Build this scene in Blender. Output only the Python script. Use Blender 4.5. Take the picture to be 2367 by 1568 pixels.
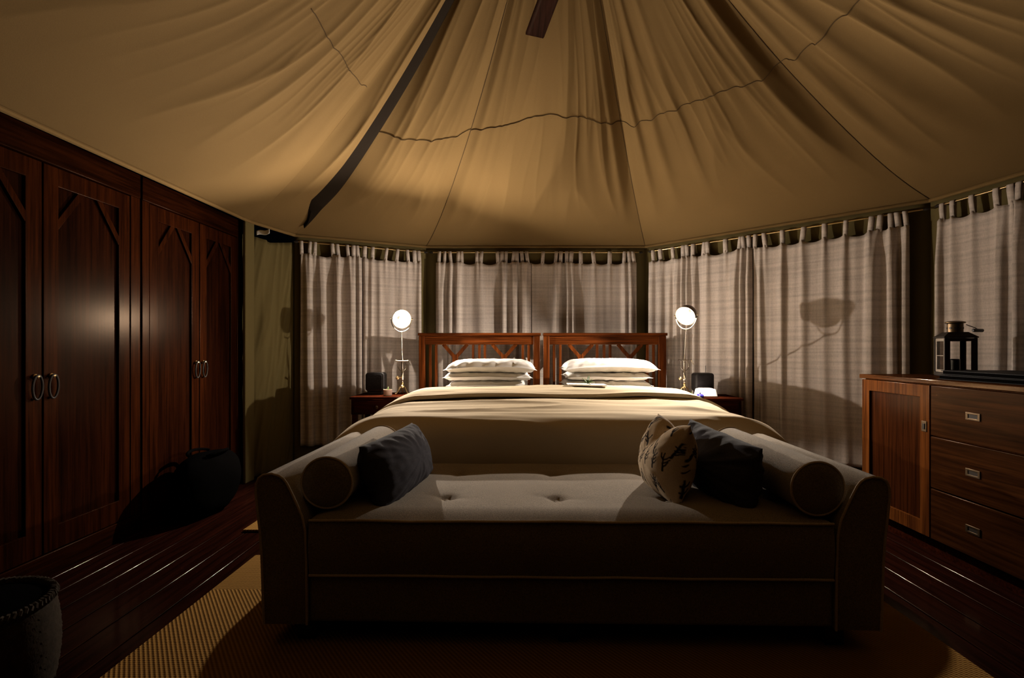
import bpy, bmesh, math, random
from mathutils import Vector, Matrix, noise
R = math.radians
PI = math.pi
for o in list(bpy.data.objects):
    bpy.data.objects.remove(o, do_unlink=True)
SC = bpy.context.scene
COL = SC.collection
rnd = random.Random(7)

# ------------------------------------------------------------------ camera, world, exposure
cam = bpy.data.cameras.new('camera')
cam.sensor_width = 36.0
cam.lens = 18.25
cam.shift_x = -0.00697
cam.shift_y = 0.00803
cam.clip_start = 0.05
camo = bpy.data.objects.new('camera', cam)
COL.objects.link(camo)
camo.location = (0, 0, 1.02)
camo.rotation_euler = (R(90), 0, 0)
SC.camera = camo

W = bpy.data.worlds.new('night')
SC.world = W
W.use_nodes = True
bg = W.node_tree.nodes.get('Background')
bg.inputs[0].default_value = (0.010, 0.012, 0.018, 1)
bg.inputs[1].default_value = 0.03

SC.view_settings.view_transform = 'Standard'
SC.view_settings.look = 'None'
SC.view_settings.gamma = 1.0
SC.view_settings.use_curve_mapping = False
SC.view_settings.exposure = 0.0
BULB_STRENGTH = 28500.0
BULB_COLOR = (1.0, 0.86, 0.71)
SC.cycles.max_bounces = 8
SC.cycles.diffuse_bounces = 2
SC.cycles.glossy_bounces = 3
SC.cycles.caustics_reflective = False
SC.cycles.caustics_refractive = False
SC.cycles.sample_clamp_indirect = 6.0

# ------------------------------------------------------------------ materials
def base_mat(name):
    m = bpy.data.materials.new(name)
    m.use_nodes = True
    nt = m.node_tree
    return m, nt, nt.nodes['Principled BSDF']

def N(nt, t, **kw):
    n = nt.nodes.new(t)
    for k, v in kw.items():
        setattr(n, k, v)
    return n

def coords(nt, scale=(1, 1, 1), rot=(0, 0, 0)):
    tc = N(nt, 'ShaderNodeTexCoord')
    mp = N(nt, 'ShaderNodeMapping')
    mp.inputs['Scale'].default_value = scale
    mp.inputs['Rotation'].default_value = rot
    nt.links.new(tc.outputs['Object'], mp.inputs['Vector'])
    return mp.outputs['Vector']

def noise_n(nt, vec, scale, detail=4, rough=0.55):
    n = N(nt, 'ShaderNodeTexNoise')
    n.inputs['Scale'].default_value = scale
    n.inputs['Detail'].default_value = detail
    n.inputs['Roughness'].default_value = rough
    nt.links.new(vec, n.inputs['Vector'])
    return n.outputs['Fac']

def ramp(nt, fac, c1, c2, p1=0.3, p2=0.7):
    r = N(nt, 'ShaderNodeValToRGB')
    r.color_ramp.elements[0].position = p1
    r.color_ramp.elements[1].position = p2
    r.color_ramp.elements[0].color = (*c1, 1)
    r.color_ramp.elements[1].color = (*c2, 1)
    nt.links.new(fac, r.inputs['Fac'])
    return r.outputs['Color']

def bump(nt, b, height, strength, dist):
    n = N(nt, 'ShaderNodeBump')
    n.inputs['Strength'].default_value = strength
    n.inputs['Distance'].default_value = dist
    nt.links.new(height, n.inputs['Height'])
    nt.links.new(n.outputs['Normal'], b.inputs['Normal'])

def mul(c, k):
    return tuple(x * k for x in c)

def cloth(name, c, scale=700, var=0.12, rough=0.95, stretch=(1, 1, 1), bs=0.25, big=3.0, bigvar=0.06, sheen=0.0, spec=0.12):
    m, nt, b = base_mat(name)
    v = coords(nt, stretch)
    f = noise_n(nt, v, scale * 0.25, 3, 0.7)
    c1 = ramp(nt, f, mul(c, 1 - var), mul(c, 1 + var))
    f2 = noise_n(nt, coords(nt), big, 3)
    c2 = ramp(nt, f2, (1 - bigvar,) * 3, (1 + bigvar,) * 3)
    mx = N(nt, 'ShaderNodeMix', data_type='RGBA', blend_type='MULTIPLY')
    mx.inputs[0].default_value = 1.0
    nt.links.new(c1, mx.inputs[6]); nt.links.new(c2, mx.inputs[7])
    nt.links.new(mx.outputs[2], b.inputs['Base Color'])
    b.inputs['Roughness'].default_value = rough
    b.inputs['Specular IOR Level'].default_value = spec
    b.inputs['Sheen Weight'].default_value = sheen
    bump(nt, b, f, bs, 0.002)
    return m

def wood(name, c1, c2, axis, rough=0.25, scale=1.0, gloss=0.03, tint=(1.0, 0.75, 0.55), bs=0.10):
    """oiled wood: grain along `axis`, a diffuse body under a thin even sheen"""
    m = bpy.data.materials.new(name)
    m.use_nodes = True
    nt = m.node_tree
    nt.nodes.clear()
    st = [9.0, 9.0, 9.0]; st[axis] = 0.7
    v = coords(nt, tuple(x * scale for x in st))
    f = noise_n(nt, v, 2.2, 6, 0.62)
    st2 = [60.0, 60.0, 60.0]; st2[axis] = 2.0
    g = noise_n(nt, coords(nt, tuple(x * scale for x in st2)), 1.6, 3, 0.6)
    a = ramp(nt, f, c2, c1, 0.34, 0.66)
    gg = ramp(nt, g, (0.50,) * 3, (1.20,) * 3, 0.36, 0.60)
    mx = N(nt, 'ShaderNodeMix', data_type='RGBA', blend_type='MULTIPLY')
    mx.inputs[0].default_value = 1.0
    nt.links.new(a, mx.inputs[6]); nt.links.new(gg, mx.inputs[7])
    d = N(nt, 'ShaderNodeBsdfDiffuse')
    gl = N(nt, 'ShaderNodeBsdfGlossy')
    gl.inputs['Color'].default_value = (*tint, 1)
    gl.inputs['Roughness'].default_value = rough
    mix = N(nt, 'ShaderNodeMixShader')
    mix.inputs[0].default_value = gloss
    out = N(nt, 'ShaderNodeOutputMaterial')
    nt.links.new(mx.outputs[2], d.inputs['Color'])
    nt.links.new(d.outputs[0], mix.inputs[1]); nt.links.new(gl.outputs[0], mix.inputs[2])
    nt.links.new(mix.outputs[0], out.inputs[0])
    if bs:
        n = N(nt, 'ShaderNodeBump')
        n.inputs['Strength'].default_value = bs
        n.inputs['Distance'].default_value = 0.0006
        nt.links.new(g, n.inputs['Height'])
        nt.links.new(n.outputs['Normal'], d.inputs['Normal'])
    return m

def plain(name, c, rough=0.5, metal=0.0, var=0.08, scale=40, spec=0.5, bs=0.05):
    m, nt, b = base_mat(name)
    f = noise_n(nt, coords(nt), scale, 4)
    col = ramp(nt, f, mul(c, 1 - var), mul(c, 1 + var))
    nt.links.new(col, b.inputs['Base Color'])
    b.inputs['Roughness'].default_value = rough
    b.inputs['Metallic'].default_value = metal
    b.inputs['Specular IOR Level'].default_value = spec
    bump(nt, b, f, bs, 0.001)
    return m

M = {}
M['canvas'] = cloth('canvas', (0.168, 0.104, 0.039), scale=900, var=0.06, big=1.2, bigvar=0.05, bs=0.12)
M['canvas_wall'] = cloth('canvas_wall', (0.115, 0.088, 0.034), scale=900, var=0.06, big=1.2, bigvar=0.05, bs=0.12)
M['hip_shade'] = cloth('hip_shade', (0.011, 0.0065, 0.003), scale=700, var=0.1, bs=0.15)  # near-black colour standing for shade on the left roof hip
M['seam'] = cloth('seam_thread', (0.085, 0.054, 0.026), scale=500)
def linen():
    m, nt, b = base_mat('linen_curtain')
    c = (0.50, 0.435, 0.39)
    weave = noise_n(nt, coords(nt, (420, 420, 60)), 1.0, 2, 0.6)
    slub = noise_n(nt, coords(nt, (1.3, 1.3, 42)), 1.0, 3, 0.6)
    warp = noise_n(nt, coords(nt, (24, 24, 0.5)), 1.0, 2, 0.6)
    a = ramp(nt, weave, mul(c, 0.86), mul(c, 1.12))
    s = ramp(nt, slub, (0.86,) * 3, (1.08,) * 3, 0.36, 0.6)
    w = ramp(nt, warp, (0.88,) * 3, (1.06,) * 3, 0.36, 0.6)
    m1 = N(nt, 'ShaderNodeMix', data_type='RGBA', blend_type='MULTIPLY'); m1.inputs[0].default_value = 1
    m2 = N(nt, 'ShaderNodeMix', data_type='RGBA', blend_type='MULTIPLY'); m2.inputs[0].default_value = 1
    nt.links.new(a, m1.inputs[6]); nt.links.new(s, m1.inputs[7])
    nt.links.new(m1.outputs[2], m2.inputs[6]); nt.links.new(w, m2.inputs[7])
    nt.links.new(m2.outputs[2], b.inputs['Base Color'])
    b.inputs['Roughness'].default_value = 0.95
    b.inputs['Specular IOR Level'].default_value = 0.1
    bump(nt, b, weave, 0.2, 0.001)
    return m
M['linen'] = linen()
M['cotton'] = cloth('white_cotton', (0.70, 0.68, 0.66), scale=900, var=0.03, bs=0.06, big=2, bigvar=0.03)
M['duvet'] = cloth('tan_cotton', (0.56, 0.46, 0.32), scale=900, var=0.04, bs=0.08, big=2, bigvar=0.04)
M['upholstery'] = cloth('grey_brown_chenille', (0.235, 0.190, 0.140), scale=1300, var=0.55, bs=0.6, big=8, bigvar=0.08, sheen=0.15)
M['piping'] = cloth('piping_cord', (0.50, 0.40, 0.30), scale=900, var=0.2, bs=0.3)
M['navy'] = cloth('slate_navy_linen', (0.040, 0.038, 0.047), scale=800, var=0.3, bs=0.4, stretch=(1, 3, 1))
M['headboard_x'] = wood('oak_stained_x', (0.105, 0.025, 0.0045), (0.034, 0.0078, 0.0018), 0, 0.3, 1.0, 0.007)
M['headboard_z'] = wood('oak_stained_z', (0.105, 0.025, 0.0045), (0.034, 0.0078, 0.0018), 2, 0.3, 1.0, 0.007)
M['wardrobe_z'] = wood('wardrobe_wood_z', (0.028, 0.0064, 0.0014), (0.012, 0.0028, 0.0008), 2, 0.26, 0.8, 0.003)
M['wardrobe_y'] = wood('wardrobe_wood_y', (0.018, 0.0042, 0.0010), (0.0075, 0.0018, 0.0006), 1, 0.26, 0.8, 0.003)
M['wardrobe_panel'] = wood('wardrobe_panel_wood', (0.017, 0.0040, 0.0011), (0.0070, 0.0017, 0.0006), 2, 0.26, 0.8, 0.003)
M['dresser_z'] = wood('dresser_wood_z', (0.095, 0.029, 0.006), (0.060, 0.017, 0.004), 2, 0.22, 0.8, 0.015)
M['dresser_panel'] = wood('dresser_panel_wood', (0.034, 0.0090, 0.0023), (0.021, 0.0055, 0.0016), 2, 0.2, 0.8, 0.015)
M['dresser_y'] = wood('dresser_wood_y', (0.040, 0.013, 0.0035), (0.016, 0.0050, 0.0015), 1, 0.25, 0.7, 0.012)
M['dresser_top'] = wood('dresser_top_wood', (0.05, 0.017, 0.005), (0.025, 0.008, 0.003), 1, 0.10, 0.8, 0.07)
M['stand'] = wood('nightstand_wood', (0.030, 0.006, 0.002), (0.015, 0.003, 0.0012), 0, 0.3, 1.0, 0.006)
M['floor'] = wood('floor_board_wood', (0.018, 0.0042, 0.0022), (0.008, 0.0022, 0.0014), 1, 0.13, 0.7, 0.035, (1.0, 0.85, 0.7), 0.0)
M['subfloor'] = plain('dark_gap', (0.006, 0.004, 0.003), 0.9)
M['fanblade'] = wood('fan_blade_wood', (0.014, 0.0045, 0.0028), (0.008, 0.003, 0.002), 1, 0.5, 1.0, 0.004)
M['brass'] = plain('aged_brass', (0.55, 0.40, 0.20), 0.28, 1.0)
M['nickel'] = plain('nickel', (0.50, 0.44, 0.36), 0.25, 1.0)
M['dark_iron'] = plain('dark_iron', (0.022, 0.016, 0.012), 0.6, 0.3, spec=0.2)
M['bronze'] = plain('dark_bronze', (0.10, 0.065, 0.035), 0.4, 0.9)
M['tin_lit'] = plain('lantern_tin_lit', (0.42, 0.36, 0.29), 0.35, 0.7)  # paler metal for the lantern side drawn as lit
M['reflector'] = plain('reflector_enamel', (0.20, 0.19, 0.18), 0.5, 0.0)
M['black'] = plain('black_plastic', (0.010, 0.009, 0.010), 0.5)
M['black_mesh'] = cloth('black_mesh', (0.014, 0.012, 0.013), scale=500, var=0.4, bs=0.5)
M['leather'] = cloth('black_leather', (0.0045, 0.004, 0.004), scale=600, var=0.2, rough=0.6, bs=0.2, spec=0.06)
M['white_plastic'] = plain('white_plastic', (0.78, 0.74, 0.72), 0.35)
M['paper'] = plain('white_paper', (0.82, 0.80, 0.77), 0.8)
M['blue'] = plain('blue_glaze', (0.035, 0.030, 0.42), 0.15)
M['pink'] = plain('pale_pink_ceramic', (0.55, 0.40, 0.34), 0.5)
M['leaf'] = plain('green_leaf', (0.070, 0.120, 0.022), 0.5, 0, 0.25, 60)
M['bag'] = cloth('black_nylon', (0.0022, 0.002, 0.002), scale=500, spec=0.0)
M['wicker'] = cloth('woven_cane', (0.030, 0.021, 0.013), scale=160, var=0.35, bs=0.6)
def glass_m():
    m, nt, b = base_mat('thin_glass')
    b.inputs['Base Color'].default_value = (1, 1, 1, 1)
    b.inputs['Roughness'].default_value = 0.02
    b.inputs['IOR'].default_value = 1.1
    b.inputs['Transmission Weight'].default_value = 1.0
    return m
M['glass'] = glass_m()
def sisal():
    m, nt, b = base_mat('sisal_rug')
    tc = N(nt, 'ShaderNodeTexCoord')
    sx = N(nt, 'ShaderNodeSeparateXYZ')
    nt.links.new(tc.outputs['Object'], sx.inputs[0])
    def math_n(op, a, bb=None):
        n = N(nt, 'ShaderNodeMath', operation=op)
        for i, v in enumerate((a, bb)):
            if v is None: continue
            if isinstance(v, (int, float)): n.inputs[i].default_value = v
            else: nt.links.new(v, n.inputs[i])
        return n.outputs[0]
    band = math_n('FLOOR', math_n('DIVIDE', math_n('SUBTRACT', sx.outputs[1], 1.06), 1.45))
    sgn = math_n('SUBTRACT', math_n('MULTIPLY', math_n('PINGPONG', band, 1.0), 2.0), 1.0)
    u = math_n('ADD', math_n('MULTIPLY', sx.outputs[0], 0.80), math_n('MULTIPLY', math_n('MULTIPLY', sx.outputs[1], 0.60), sgn))
    h = math_n('SINE', math_n('MULTIPLY', u, 2 * PI / 0.0125))
    knot = math_n('SINE', math_n('MULTIPLY', sx.outputs[1], 2 * PI / 0.010))
    hh = math_n('ADD', h, math_n('MULTIPLY', knot, 0.35))
    f = math_n('ADD', math_n('MULTIPLY', hh, 0.35), 0.5)
    c = ramp(nt, f, (0.16, 0.082, 0.020), (0.34, 0.185, 0.050), 0.1, 0.85)
    nt.links.new(c, b.inputs['Base Color'])
    b.inputs['Roughness'].default_value = 1.0
    b.inputs['Specular IOR Level'].default_value = 0.05
    bump(nt, b, hh, 0.6, 0.003)
    return m
M['sisal'] = sisal()
def printed():
    m, nt, b = base_mat('printed_linen')
    at = N(nt, 'ShaderNodeVertexColor', layer_name='print')
    f = noise_n(nt, coords(nt), 220, 3)
    v = ramp(nt, f, (0.9,) * 3, (1.08,) * 3)
    base = N(nt, 'ShaderNodeMix', data_type='RGBA')
    base.inputs[6].default_value = (0.60, 0.47, 0.33, 1)
    base.inputs[7].default_value = (0.018, 0.014, 0.016, 1)
    nt.links.new(at.outputs['Color'], base.inputs[0])
    mx = N(nt, 'ShaderNodeMix', data_type='RGBA', blend_type='MULTIPLY'); mx.inputs[0].default_value = 1
    nt.links.new(base.outputs[2], mx.inputs[6]); nt.links.new(v, mx.inputs[7])
    nt.links.new(mx.outputs[2], b.inputs['Base Color'])
    b.inputs['Roughness'].default_value = 0.95
    b.inputs['Specular IOR Level'].default_value = 0.1
    bump(nt, b, f, 0.2, 0.001)
    return m
M['printed'] = printed()
def bulb_m():
    m = bpy.data.materials.new('lit_bulb')
    m.use_nodes = True
    nt = m.node_tree
    nt.nodes.clear()
    e = N(nt, 'ShaderNodeEmission')
    e.inputs[0].default_value = (*BULB_COLOR, 1)
    e.inputs[1].default_value = BULB_STRENGTH
    o = N(nt, 'ShaderNodeOutputMaterial')
    nt.links.new(e.outputs[0], o.inputs[0])
    return m
M['bulb'] = bulb_m()

# ------------------------------------------------------------------ mesh helpers
ORG = {}
def tag(o, label=None, cat=None, group=None, kind=None):
    if label: o['label'] = label
    if cat: o['category'] = cat
    if group: o['group'] = group
    if kind: o['kind'] = kind
    return o

def thing(name, label, cat, loc=(0, 0, 0), rz=0.0, group=None, local=False, kind=None):
    o = bpy.data.objects.new(name, None)
    COL.objects.link(o)
    o.empty_display_size = 0.1
    o.location = loc
    o.rotation_euler = (0, 0, rz)
    tag(o, label, cat, group, kind)
    ORG[o.name] = Vector((0, 0, 0)) if local else Vector(loc)
    return o

class MB:
    def __init__(s):
        s.v = []; s.f = []
    def add(s, vs, fs):
        n = len(s.v)
        s.v += [tuple(p) for p in vs]
        s.f += [tuple(i + n for i in f) for f in fs]
        return s
    def box(s, x0, x1, y0, y1, z0, z1):
        vs = [(x, y, z) for z in (z0, z1) for y in (y0, y1) for x in (x0, x1)]
        return s.add(vs, [(0, 2, 3, 1), (4, 5, 7, 6), (0, 1, 5, 4), (2, 6, 7, 3), (0, 4, 6, 2), (1, 3, 7, 5)])
    def bar(s, a, b, w, d, up=(0, 0, 1)):
        """rectangular bar from a to b: width w across, depth d along `up`"""
        a, b = Vector(a), Vector(b)
        t = (b - a).normalized()
        u = Vector(up)
        sx = t.cross(u).normalized()
        u = sx.cross(t).normalized()
        vs = []
        for p in (a, b):
            for i, j in ((-1, -1), (1, -1), (1, 1), (-1, 1)):
                vs.append(p + sx * (w / 2 * i) + u * (d / 2 * j))
        return s.add(vs, [(0, 1, 2, 3), (7, 6, 5, 4), (0, 4, 5, 1), (1, 5, 6, 2), (2, 6, 7, 3), (3, 7, 4, 0)])
    def tube(s, pts, r, n=8, closed=False, cap=True):
        pts = [Vector(p) for p in pts]
        k = len(pts)
        rs = r if isinstance(r, (list, tuple)) else [r] * k
        ups = None
        rings = []
        for i, p in enumerate(pts):
            if closed:
                t = pts[(i + 1) % k] - pts[i - 1]
            else:
                t = pts[min(i + 1, k - 1)] - pts[max(i - 1, 0)]
            t.normalize()
            if ups is None:
                ups = Vector((0, 0, 1)) if abs(t.z) < 0.9 else Vector((1, 0, 0))
            a = (ups - t * ups.dot(t))
            if a.length < 1e-6:
                a = t.orthogonal()
            a.normalize()
            b = t.cross(a)
            ups = a
            rings.append([p + (a * math.cos(2 * PI * j / n) + b * math.sin(2 * PI * j / n)) * rs[i] for j in range(n)])
        vs = [q for rr in rings for q in rr]
        fs = []
        for i in range(k if closed else k - 1):
            i2 = (i + 1) % k
            for j in range(n):
                j2 = (j + 1) % n
                fs.append((i * n + j, i * n + j2, i2 * n + j2, i2 * n + j))
        if cap and not closed:
            fs.append(tuple(reversed(range(n))))
            fs.append(tuple((k - 1) * n + j for j in range(n)))
        return s.add(vs, fs)
    def lathe(s, prof, n=24, mat=None, cap=True):
        mat = mat or Matrix.Identity(4)
        vs = []
        for r, z in prof:
            for j in range(n):
                a = 2 * PI * j / n
                vs.append(mat @ Vector((r * math.cos(a), r * math.sin(a), z)))
        fs = []
        for i in range(len(prof) - 1):
            for j in range(n):
                j2 = (j + 1) % n
                fs.append((i * n + j, i * n + j2, (i + 1) * n + j2, (i + 1) * n + j))
        if cap:
            if prof[0][0] > 1e-5: fs.append(tuple(reversed(range(n))))
            if prof[-1][0] > 1e-5: fs.append(tuple((len(prof) - 1) * n + j for j in range(n)))
        return s.add(vs, fs)
    def grid(s, fn, nu, nv):
        vs = [fn(i / nu, j / nv) for j in range(nv + 1) for i in range(nu + 1)]
        fs = [(j * (nu + 1) + i, j * (nu + 1) + i + 1, (j + 1) * (nu + 1) + i + 1, (j + 1) * (nu + 1) + i)
              for j in range(nv) for i in range(nu)]
        return s.add(vs, fs)
    def prism(s, poly, a0, a1, axis):
        """extrude the closed 2-D outline along axis (0 x, 1 y, 2 z) from a0 to a1"""
        def mk(p, a):
            return {0: (a, p[0], p[1]), 1: (p[0], a, p[1]), 2: (p[0], p[1], a)}[axis]
        n = len(poly)
        vs = [mk(p, a0) for p in poly] + [mk(p, a1) for p in poly]
        fs = [(i, (i + 1) % n, n + (i + 1) % n, n + i) for i in range(n)]
        fs += [tuple(reversed(range(n))), tuple(range(n, 2 * n))]
        return s.add(vs, fs)
    def ring(s, u0, u1, v0, v1, wu0, wu1, wv0, wv1, a0, a1, axis):
        """rectangular frame with borders, in the plane across `axis`"""
        o = [(u0, v0), (u1, v0), (u1, v1), (u0, v1)]
        q = [(u0 + wu0, v0 + wv0), (u1 - wu1, v0 + wv0), (u1 - wu1, v1 - wv1), (u0 + wu0, v1 - wv1)]
        def mk(p, a):
            return {0: (a, p[0], p[1]), 1: (p[0], a, p[1]), 2: (p[0], p[1], a)}[axis]
        vs = [mk(p, a) for a in (a0, a1) for p in o + q]
        fs = []
        for i in range(4):
            k = (i + 1) % 4
            fs += [(i, k, 4 + k, 4 + i), (8 + i, 12 + i, 12 + k, 8 + k), (i, 8 + i, 8 + k, k), (4 + i, 4 + k, 12 + k, 12 + i)]
        return s.add(vs, fs)
    def build(s, name, mat, parent=None, label=None, bevel=0.0, seg=2, smooth=True, angle=40, loc=None, weld=False, solid=0.0, soft=False):
        org = ORG[parent.name] if parent else Vector(loc or (0, 0, 0))
        me = bpy.data.meshes.new(name)
        me.from_pydata([tuple(Vector(p) - org) for p in s.v], [], s.f)
        bm = bmesh.new()
        bm.from_mesh(me)
        if weld:
            bmesh.ops.remove_doubles(bm, verts=bm.verts, dist=1e-5)
        bmesh.ops.recalc_face_normals(bm, faces=bm.faces)
        if bevel > 0:
            es = [e for e in bm.edges if len(e.link_faces) == 2 and e.calc_face_angle(0) > R(28)]
            rs = bmesh.ops.bevel(bm, geom=es, offset=bevel, segments=seg, profile=0.6, affect='EDGES', clamp_overlap=True)
            for fc in bm.faces:
                fc.smooth = False
            for fc in rs['faces']:
                fc.smooth = True
            if soft:
                for fc in bm.faces:
                    fc.smooth = True
        bm.to_mesh(me)
        bm.free()
        if smooth and (bevel <= 0 or soft):
            me.shade_smooth()
            me.set_sharp_from_angle(angle=R(angle))
        me.materials.append(M[mat] if isinstance(mat, str) else mat)
        o = bpy.data.objects.new(name, me)
        COL.objects.link(o)
        ORG[o.name] = org
        if parent:
            o.parent = parent
        else:
            o.location = org
        if label: o['label'] = label
        if solid:
            md = o.modifiers.new('thick', 'SOLIDIFY')
            md.thickness = solid
            md.offset = 0
        return o

def nz(x, y=0.0, z=0.0):
    return noise.noise(Vector((x, y, z)))

def sstep(a, b, x):
    t = max(0.0, min(1.0, (x - a) / (b - a)))
    return t * t * (3 - 2 * t)

# ------------------------------------------------------------------ tent plan
EZ = 1.985
EAVE = [Vector(p) for p in ((-2.04, 3.93), (-1.91, 4.42), (-0.88, 4.93), (1.195, 4.93), (2.67, 3.376),
                            (3.0, 1.4), (1.6, -0.62), (-1.1, -0.62), (-2.085, 1.0))]
APEX = Vector((0.21, 2.43, 3.72))
SAG = [0.98, 1.05, 1.20, 0.66, 0.95, 0.95, 0.9, 0.9, 0.95]
NE = len(EAVE)
CUM = [0.0]
for i in range(NE):
    CUM.append(CUM[-1] + (EAVE[(i + 1) % NE] - EAVE[i]).length)

FOLDS = [(CUM[3] - 0.14, 0.055, 0.050), (CUM[3] + 0.20, 0.06, 0.045), (CUM[3] + 0.46, 0.07, 0.035), (CUM[3] + 0.80, 0.07, 0.022), (CUM[4] - 0.20, 0.09, 0.030), (CUM[4] + 0.22, 0.07, 0.040), (CUM[4] + 0.62, 0.10, 0.035), (CUM[2] + 0.10, 0.05, 0.020), (CUM[2] + 0.30, 0.05, 0.014), (CUM[2] - 0.22, 0.05, 0.014)]
def roof(i, s, r):
    a, b = EAVE[i], EAVE[(i + 1) % NE]
    e = a.lerp(b, s)
    x = e.x + (APEX.x - e.x) * r
    y = e.y + (APEX.y - e.y) * r
    sag = SAG[i] * (1 - s) + SAG[(i + 1) % NE] * s
    L = (b - a).length
    z = EZ + (APEX.z - EZ) * r - sag * r * (1 - r)
    z -= 0.03 * min(1.5, L / 2) * 4 * s * (1 - s) * (r * (1 - r)) * 1.6          # belly between the hips
    p = CUM[i] + L * s
    env = sstep(0.06, 0.42, r) * (1 - sstep(0.80, 1.0, r))
    n1 = nz(p * 2.3 + 0.8 * nz(p * 0.7, r * 2.0, 5.0), r * 1.1, 1.7)
    n2 = nz(p * 5.5 + 1.2 * nz(p, r * 2.5, 9.0), r * 1.6, 4.2)
    n3 = nz(p * 14.0, r * 2.2, 8.8)
    seamk = math.exp(-((r - 0.49) / 0.16) ** 2)
    fold = (1 - abs(n1)) ** 5 * 0.030 + (1 - abs(n2)) ** 4 * 0.011 * (0.35 + 0.9 * seamk)
    fold += n3 * 0.0035 * seamk
    for (fp, fw, fa) in FOLDS:
        fold += fa * math.exp(-((p - fp - 0.05 * r) / fw) ** 2)
    hip = math.exp(-(min(s, 1 - s) * L / 0.16) ** 2)
    z -= env * fold * (1 - r) ** 0.4 * (1 - 0.5 * hip)
    z += env * hip * 0.035
    return Vector((x, y, z))

# ---- floor
fl = MB().box(-2.9, 3.2, -0.9, 5.2, -0.06, -0.030).build('floor', 'subfloor')
tag(fl, 'dark floor of glossy reddish brown boards', kind='structure')
pitch = 0.139
pb = MB().box(0, pitch - 0.006, -0.9, 5.15, -0.030, 0.0)
first = pb.build('floor_board', 'floor', fl, bevel=0.003, seg=3)
first.location.x = -1.364 + 0.0035 - 11 * pitch
for k in range(1, 43):
    c = first.copy()
    COL.objects.link(c)
    c.parent = fl
    c.location.x = -1.364 + 0.0035 + (k - 11) * pitch

# ---- canvas walls
def wall(name, pts, label, amp=0.006, n=24, seed=0.0, ztop=EZ + 0.01):
    pts = [Vector(p) for p in pts]
    seg = [(pts[i + 1] - pts[i]).length for i in range(len(pts) - 1)]
    tot = sum(seg)
    def fn(u, v):
        d = u * tot
        i = 0
        while i < len(seg) - 1 and d > seg[i]:
            d -= seg[i]; i += 1
        t = (pts[i + 1] - pts[i]).normalized()
        p = pts[i] + t * d
        nrm = Vector((-t.y, t.x))
        z = v * ztop
        w = amp * (nz(u * tot * 4 + z * 1.6, z * 0.7, seed) + 0.6 * nz(u * tot * 9 + z * 3.0, z * 1.0, seed + 3))
        p = p + nrm * w
        return (p.x, p.y, z)
    o = MB().grid(fn, n, 28).build(name, 'canvas_wall', angle=180, solid=0.004)
    tag(o, label, kind='structure')
    return o
def off(i, d=0.012):
    return EAVE[i] + (EAVE[i] - Vector((APEX.x, APEX.y))).normalized() * d
wall('wall_back', [off(2), off(3)], 'olive canvas tent wall behind the bed', seed=1)
wall('wall_right', [off(3), off(4)], 'olive canvas tent wall right of the bed', seed=2)
wall('wall_right_side', [off(4), off(5)], 'olive canvas tent wall beside the dresser', seed=3)
wall('wall_left_side', [(-2.75, 0.4), (-2.75, 4.05)], 'olive canvas tent wall behind the wardrobes', seed=5)
wall('wall_left', [off(1), off(2)], 'olive canvas tent wall left of the bed', seed=6)
def flap():
    pts = [Vector(p) for p in ((-2.75, 4.07), (-2.12, 4.07), (-2.045, 4.14), (-2.0, 4.28), (-1.945, 4.40), (-1.93, 4.445))]
    seg = [(pts[k + 1] - pts[k]).length for k in range(len(pts) - 1)]
    tot = sum(seg)
    def fn(u, v):
        d = u * tot
        k = 0
        while k < len(seg) - 1 and d > seg[k]:
            d -= seg[k]; k += 1
        t = (pts[k + 1] - pts[k]).normalized()
        p = pts[k] + t * d
        nrm = Vector((t.y, -t.x))
        z = v * 1.915
        q = u * tot - 0.16 * z
        w = 0.030 * (1 - abs(nz(q * 7.0, z * 0.5, 3.0))) ** 3 + 0.016 * (1 - abs(nz(q * 15 + 4, z * 0.8, 8.0))) ** 3 - 0.012
        w *= 1 - sstep(0.93, 1.0, u)
        p = p + nrm * w
        return (p.x, p.y, z - 0.05 * max(0, 1 - abs(u - 0.75) / 0.25) * v)
    return MB().grid(fn, 150, 60).build('wall_left_corner', 'canvas_wall', angle=180, solid=0.004)
tag(flap(), 'slack olive canvas wall flap with slanting folds beside the wardrobe', kind='structure')
tr = MB().box(-2.062, -2.040, 3.872, 4.00, 0.0, 1.985).build('trim_1', 'canvas_wall', bevel=0.006)
tag(tr, 'narrow canvas covered post at the end of the wardrobes', kind='structure')

# ---- canvas roof
ceil = thing('ceiling', 'pleated tan canvas tent roof rising to a point', None, (APEX.x, APEX.y, EZ), kind='structure')
for i in range(NE):
    fine = i in (0, 1, 2, 3, 4, 8)
    L = (EAVE[(i + 1) % NE] - EAVE[i]).length
    nu = max(12, int(L * (85 if fine else 20)))
    nv = 90 if fine else 24
    MB().grid(lambda u, v, i=i: roof(i, u, v * 0.992), nu, nv).build('canvas_panel', 'canvas', ceil, angle=180)
# eave hem, hip seams and the level seam half way up
def roof_line(i, s, r0, r1, n, d=0.004):
    return [roof(i, s, r0 + (r1 - r0) * k / n) - Vector((0, 0, d)) for k in range(n + 1)]
for i in (2, 3, 4, 5):
    MB().tube(roof_line(i, 0.0, 0.0, 0.95, 60, 0.002), 0.0024, 6).build('hip_seam', 'seam', ceil)
SEAM_R = {1: 0.43, 2: 0.495, 3: 0.465, 4: 0.49, 5: 0.50}
for i in (1, 2, 3, 4):
    pts = []
    for k in range(81):
        s = k / 80
        r = SEAM_R[i] * (1 - s) + SEAM_R[i + 1] * s + (0.045 * math.sin(PI * s) if i == 2 else 0.0) + 0.008 * nz(CUM[i] + s * 2.0, 3.3)
        pts.append(roof(i, s, r) - Vector((0, 0, 0.004)))
    MB().tube(pts, 0.0021, 5).build('level_seam', 'seam', ceil)
pts = []
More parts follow.
